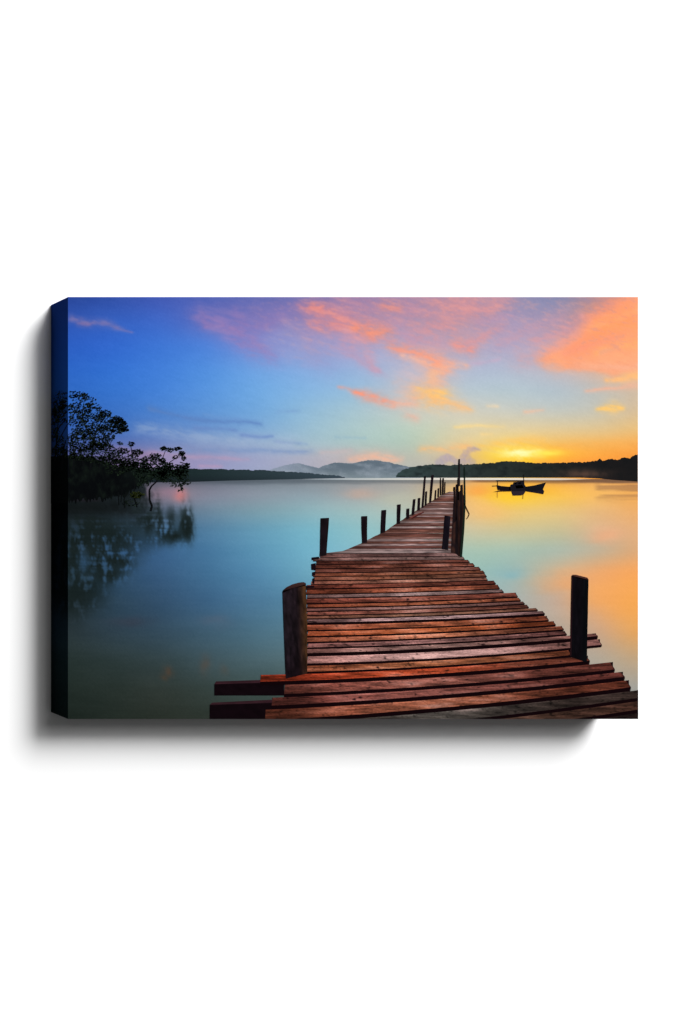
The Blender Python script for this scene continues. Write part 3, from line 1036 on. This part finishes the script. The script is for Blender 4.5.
rows = 16
for j in range(rows + 1):
    t = j / rows
    for i in range(n + 1):
        x = lft[i][0] + (rgt[i][0] - lft[i][0]) * t
        y = lft[i][1] + (rgt[i][1] - lft[i][1]) * t
        s.v.append(place(x, y, 8))
        s.c.append(stout(x, y, t))
for j in range(rows):
    for i in range(n):
        q = j * (n + 1) + i
        s.f.append((q, q + 1, q + n + 2, q + n + 1))
s.poly([(282.2, 592.4), (283, 590), (286.5, 587), (292, 584.3), (298, 582.6), (303, 582), (305.6, 583), (305.8, 585.4), (302, 586.4), (294, 588), (287.5, 590.4), (284, 592.4)],
       [(36, 23, 25)] * 2 + [(64, 42, 39)] * 5 + [(46, 28, 27)] * 5)
s.done("post", M_WOOD, jetty)["label"] = "stout near post with a rounded top, left of the planks"
# the square near post on the right
o = post((571.4, 575.6), (588.2, 579.6), (586.6, 662.4), (569.8, 656.4), layer=8, ink=(13, 11, 15), hi=(9, 13, 15), top=[(571.2, 576), (572.4, 574.6), (576, 574.8), (587, 577.6), (588.4, 579.8), (580, 578.8)])
s = Sheet(8.5)
s.line([(571.9, 577), (570.4, 656)], 1.1, 1.2, (36, 18, 22))
s.done("post_edge", M_WOOD, o).parent = o

# ------------------------------------------------------------------ the tree on the left, running round the fold
tree = child_empty("printed_tree", "dark leafy trees leaning over the water at the left fold")


def fx(x):                                       # the edge is seen foreshortened: 17 px stand for the whole depth
    return x if x >= L else L - (L - x) * DEPTH / 17.0


s = Sheet(6)
tc = (14, 16, 18)
LIMBS = [
    ([(150.5, 511), (152, 506), (149.6, 500), (149.4, 490), (151.5, 486), (156, 482), (160, 477), (164, 470), (165.5, 466)], 2.0, 1.1),
    ([(164, 470), (170, 462), (176, 458), (181, 453)], 1.0, .4), ([(165.5, 466), (163, 457), (166, 449)], .9, .3), ([(164, 470), (156, 464), (149, 458)], .9, .3),
    ([(180, 462), (186, 464), (188, 470)], .6, .4), ([(170, 470), (178, 478), (182, 489)], .9, .4), ([(160, 477), (172, 480), (176, 486)], .7, .3),
    ([(90, 470), (92, 455), (94, 440), (97, 428), (104, 418)], 2.0, .7), ([(92, 455), (100, 440), (112, 432), (122, 428)], 1.1, .4), ([(94, 442), (86, 428), (82, 415), (84, 402)], 1.2, .4),
    ([(73, 470), (74, 455), (72, 440), (76, 432), (81, 420)], 1.4, .5), ([(98, 470), (106, 452), (112, 440)], 1.2, .4), ([(84, 470), (80, 448), (76, 436)], 1.2, .4),
    ([(134, 494), (135, 475), (133, 460), (131, 447)], .9, .5), ([(110, 470), (124, 458), (136, 452)], .9, .4), ([(118, 470), (130, 466), (143, 458)], .9, .4),
    ([(133, 494), (135, 500), (137, 507)], 1.1, .9), ([(126, 492), (124, 500), (125, 508)], .8, .5), ([(118, 492), (119, 505)], .8, .5), ([(122, 490), (121, 502)], .7, .4),
    ([(fx(52), 450), (fx(58), 440), (fx(63), 432), (fx(67.8), 424)], 1.6, 1.0), ([(68, 424), (73, 416), (78, 408)], 1.0, .5),
    ([(fx(54), 470), (fx(56), 450), (fx(58), 425), (fx(60), 405)], 3.0, 1.0), ([(fx(52), 438), (fx(60), 425), (fx(66), 418)], 1.6, 1.0),
    ([(fx(62), 470), (fx(63), 452), (fx(66), 440)], 2.0, 1.0),
]
for pts, w0, w1 in LIMBS:
    s.line(pts, w0, w1, tc)
s.done("trunk", M_DARK, tree)

# the dark thicket at the water's edge
s = Sheet(5)
xs = np.arange(L, 153, .8)
j = jag(61, len(xs), 2.2, .55)
tp = np.interp(xs, [68, 80, 92, 100, 108, 116, 125, 135, 145, 152], [455, 456, 457, 461, 464, 466, 465, 467, 469, 474])
bt = np.interp(xs, [68, 90, 110, 120, 128, 140, 152], [501, 500, 498, 496, 492, 487, 480])
j2 = jag(62, len(xs), 4.0, .3)


def th_col(x, y, u, t):
    g = float(fbm(np.array(x / 4.5), np.array(y / 4), 901, 4))
    c = mixc((8, 10, 12), (20, 28, 23), max(0, g - .45) * 2.2)
    return mixc(c, (32, 48, 40), max(0, (x - 115) / 40) * (1 - t) * .8)


s.patch([(x, t + a) for x, t, a in zip(xs, tp, j)], [(x, b + a) for x, b, a in zip(xs, bt, j2)], 18, th_col)
xs2 = np.linspace(L - DEPTH, L - .01, 24)
j = jag(64, len(xs2), 2.2, .5)
s.patch([(x, 454 + a) for x, a in zip(xs2, j)], [(x, 503) for x in xs2], 10, lambda x, y, u, t: (7, 9, 10))
s.done("thicket", M_LEAF, tree)

CL = [(x_, 455 + (x_ - 68) * .16, 6, 4, 26) for x_ in range(70, 150, 5)] + [(72, 420, 4, 6, 24), (78, 430, 6, 5, 40), (88, 434, 7, 5, 50), (95, 447, 9, 4, 50), (71, 440, 4, 8, 30), (88, 408, 6, 5, 40), (98, 408, 4, 3, 16), (112, 424, 8, 4, 50), (121, 426, 7, 4, 50), (104, 446, 8, 4, 40), (116, 456, 8, 4, 40), (86, 397, 4, 4, 14), (128, 468, 12, 4, 50), (172, 470, 16, 6, 130), (160, 476, 10, 6, 70), (182, 470, 7, 6, 60), (118, 470, 14, 5, 60)] + [  # centre, radii, how many leaves
    (80, 397, 9, 5, 46), (73, 394, 5, 4, 16), (92, 403, 4, 6, 20), (75, 408, 8, 6, 60), (85, 416, 9, 7, 90), (98, 416, 5, 4, 22), (105, 414, 7, 3.5, 60), (101, 419, 6, 4, 40), (116, 420, 7, 4, 75), (122, 423, 4, 4, 30),
    (117, 430, 8, 3.5, 60), (126, 430, 3.5, 1.6, 12), (96, 428, 9, 6, 80), (82, 424, 7, 4, 36), (106, 430, 8, 5, 56), (80, 436, 8, 4, 40), (84, 444, 12, 7, 85), (100, 441, 10, 6, 75), (109, 437, 6, 4, 30), (92, 450, 14, 5, 85),
    (74, 450, 7, 6, 40), (112, 450, 9, 5, 48), (110, 458, 12, 4, 60), (120, 443, 3, 2, 8), (131.5, 444, 3.2, 2.4, 22), (124, 451, 6, 2.6, 30), (137, 452, 6, 3, 42), (131, 457, 8, 3, 28), (126, 462, 10, 4, 55), (140, 462, 7, 4, 36),
    (148, 459, 6, 3, 30), (155, 456, 6, 3, 32), (164, 448.5, 4, 1.8, 22), (170, 450, 4, 2.2, 14), (177, 448.6, 5, 1.7, 26), (182, 453, 3, 2.6, 24), (183.5, 458, 2.6, 2.4, 16), (176, 457, 4, 2, 10), (160, 461, 6, 3, 40),
    (150, 466, 9, 4, 60), (165, 466, 7, 4, 40), (187, 465.5, 2.6, 3, 20), (170, 473, 13, 5, 120), (181, 474, 8, 6, 80), (158, 473, 9, 5, 80), (142, 474, 10, 5, 80), (178, 483, 9, 4, 40), (166, 480, 6, 3, 26), (181, 490, 3, 3, 8), (187, 482, 4, 4, 12),
    (145, 470, 10, 4, 70), (143, 482, 7, 5, 40), (137, 495, 7, 3.2, 60), (130, 503, 10, 4, 16),
]
for (cx, cy, rx, ry, nn) in ((60, 393, 7, 4, 20), (57, 402, 8, 6, 60), (60, 410, 8, 7, 80), (64, 402, 4, 6, 36), (54, 415, 5, 8, 60), (62, 420, 6, 4, 24), (55, 430, 5, 7, 36), (60, 440, 6, 6, 36), (58, 450, 9, 5, 70), (65, 449, 4, 5, 26)):
    CL.append((cx, cy, rx, ry, nn))
s = Sheet(7)
lr = random.Random(3)
for (cx, cy, rx, ry, nn) in CL:
    for _ in range(int(nn * 2.3)):
        a = lr.uniform(0, 2 * math.pi)
        q = math.sqrt(lr.random()) * lr.uniform(.75, 1.18)
        x, y = cx + rx * q * math.cos(a), cy + ry * q * math.sin(a)
        side = x < L
        x = fx(x)
        if side and x < L - DEPTH + 1:
            continue
        ln = lr.uniform(.5, 1.15) * (1.35 if side else 1)
        wd_ = ln * lr.uniform(.35, .75)
        a = lr.uniform(-.7, .7) + (math.pi if lr.random() < .5 else 0)
        ca, sa = math.cos(a), math.sin(a)
        pts = [(x - ln * ca, y - ln * sa), (x - wd_ * sa, y + wd_ * ca), (x + ln * ca, y + ln * sa), (x + wd_ * sa, y - wd_ * ca)]
        if not side:
            pts = [(max(px, L), py) for px, py in pts]
        else:
            pts = [(min(px, L), py) for px, py in pts]
        if cx == 137 and cy == 495:
            c = mixc((30, 38, 16), (58, 64, 26), lr.random())
        else:
            c = mixc((10, 15, 15), (40, 54, 36), lr.random() ** 1.8)
            if cy > 463 and cx > 135:
                c = mixc(c, (32, 46, 38), .5)
        s.poly(pts, c, side)
s.done("crown", M_LEAF, tree)
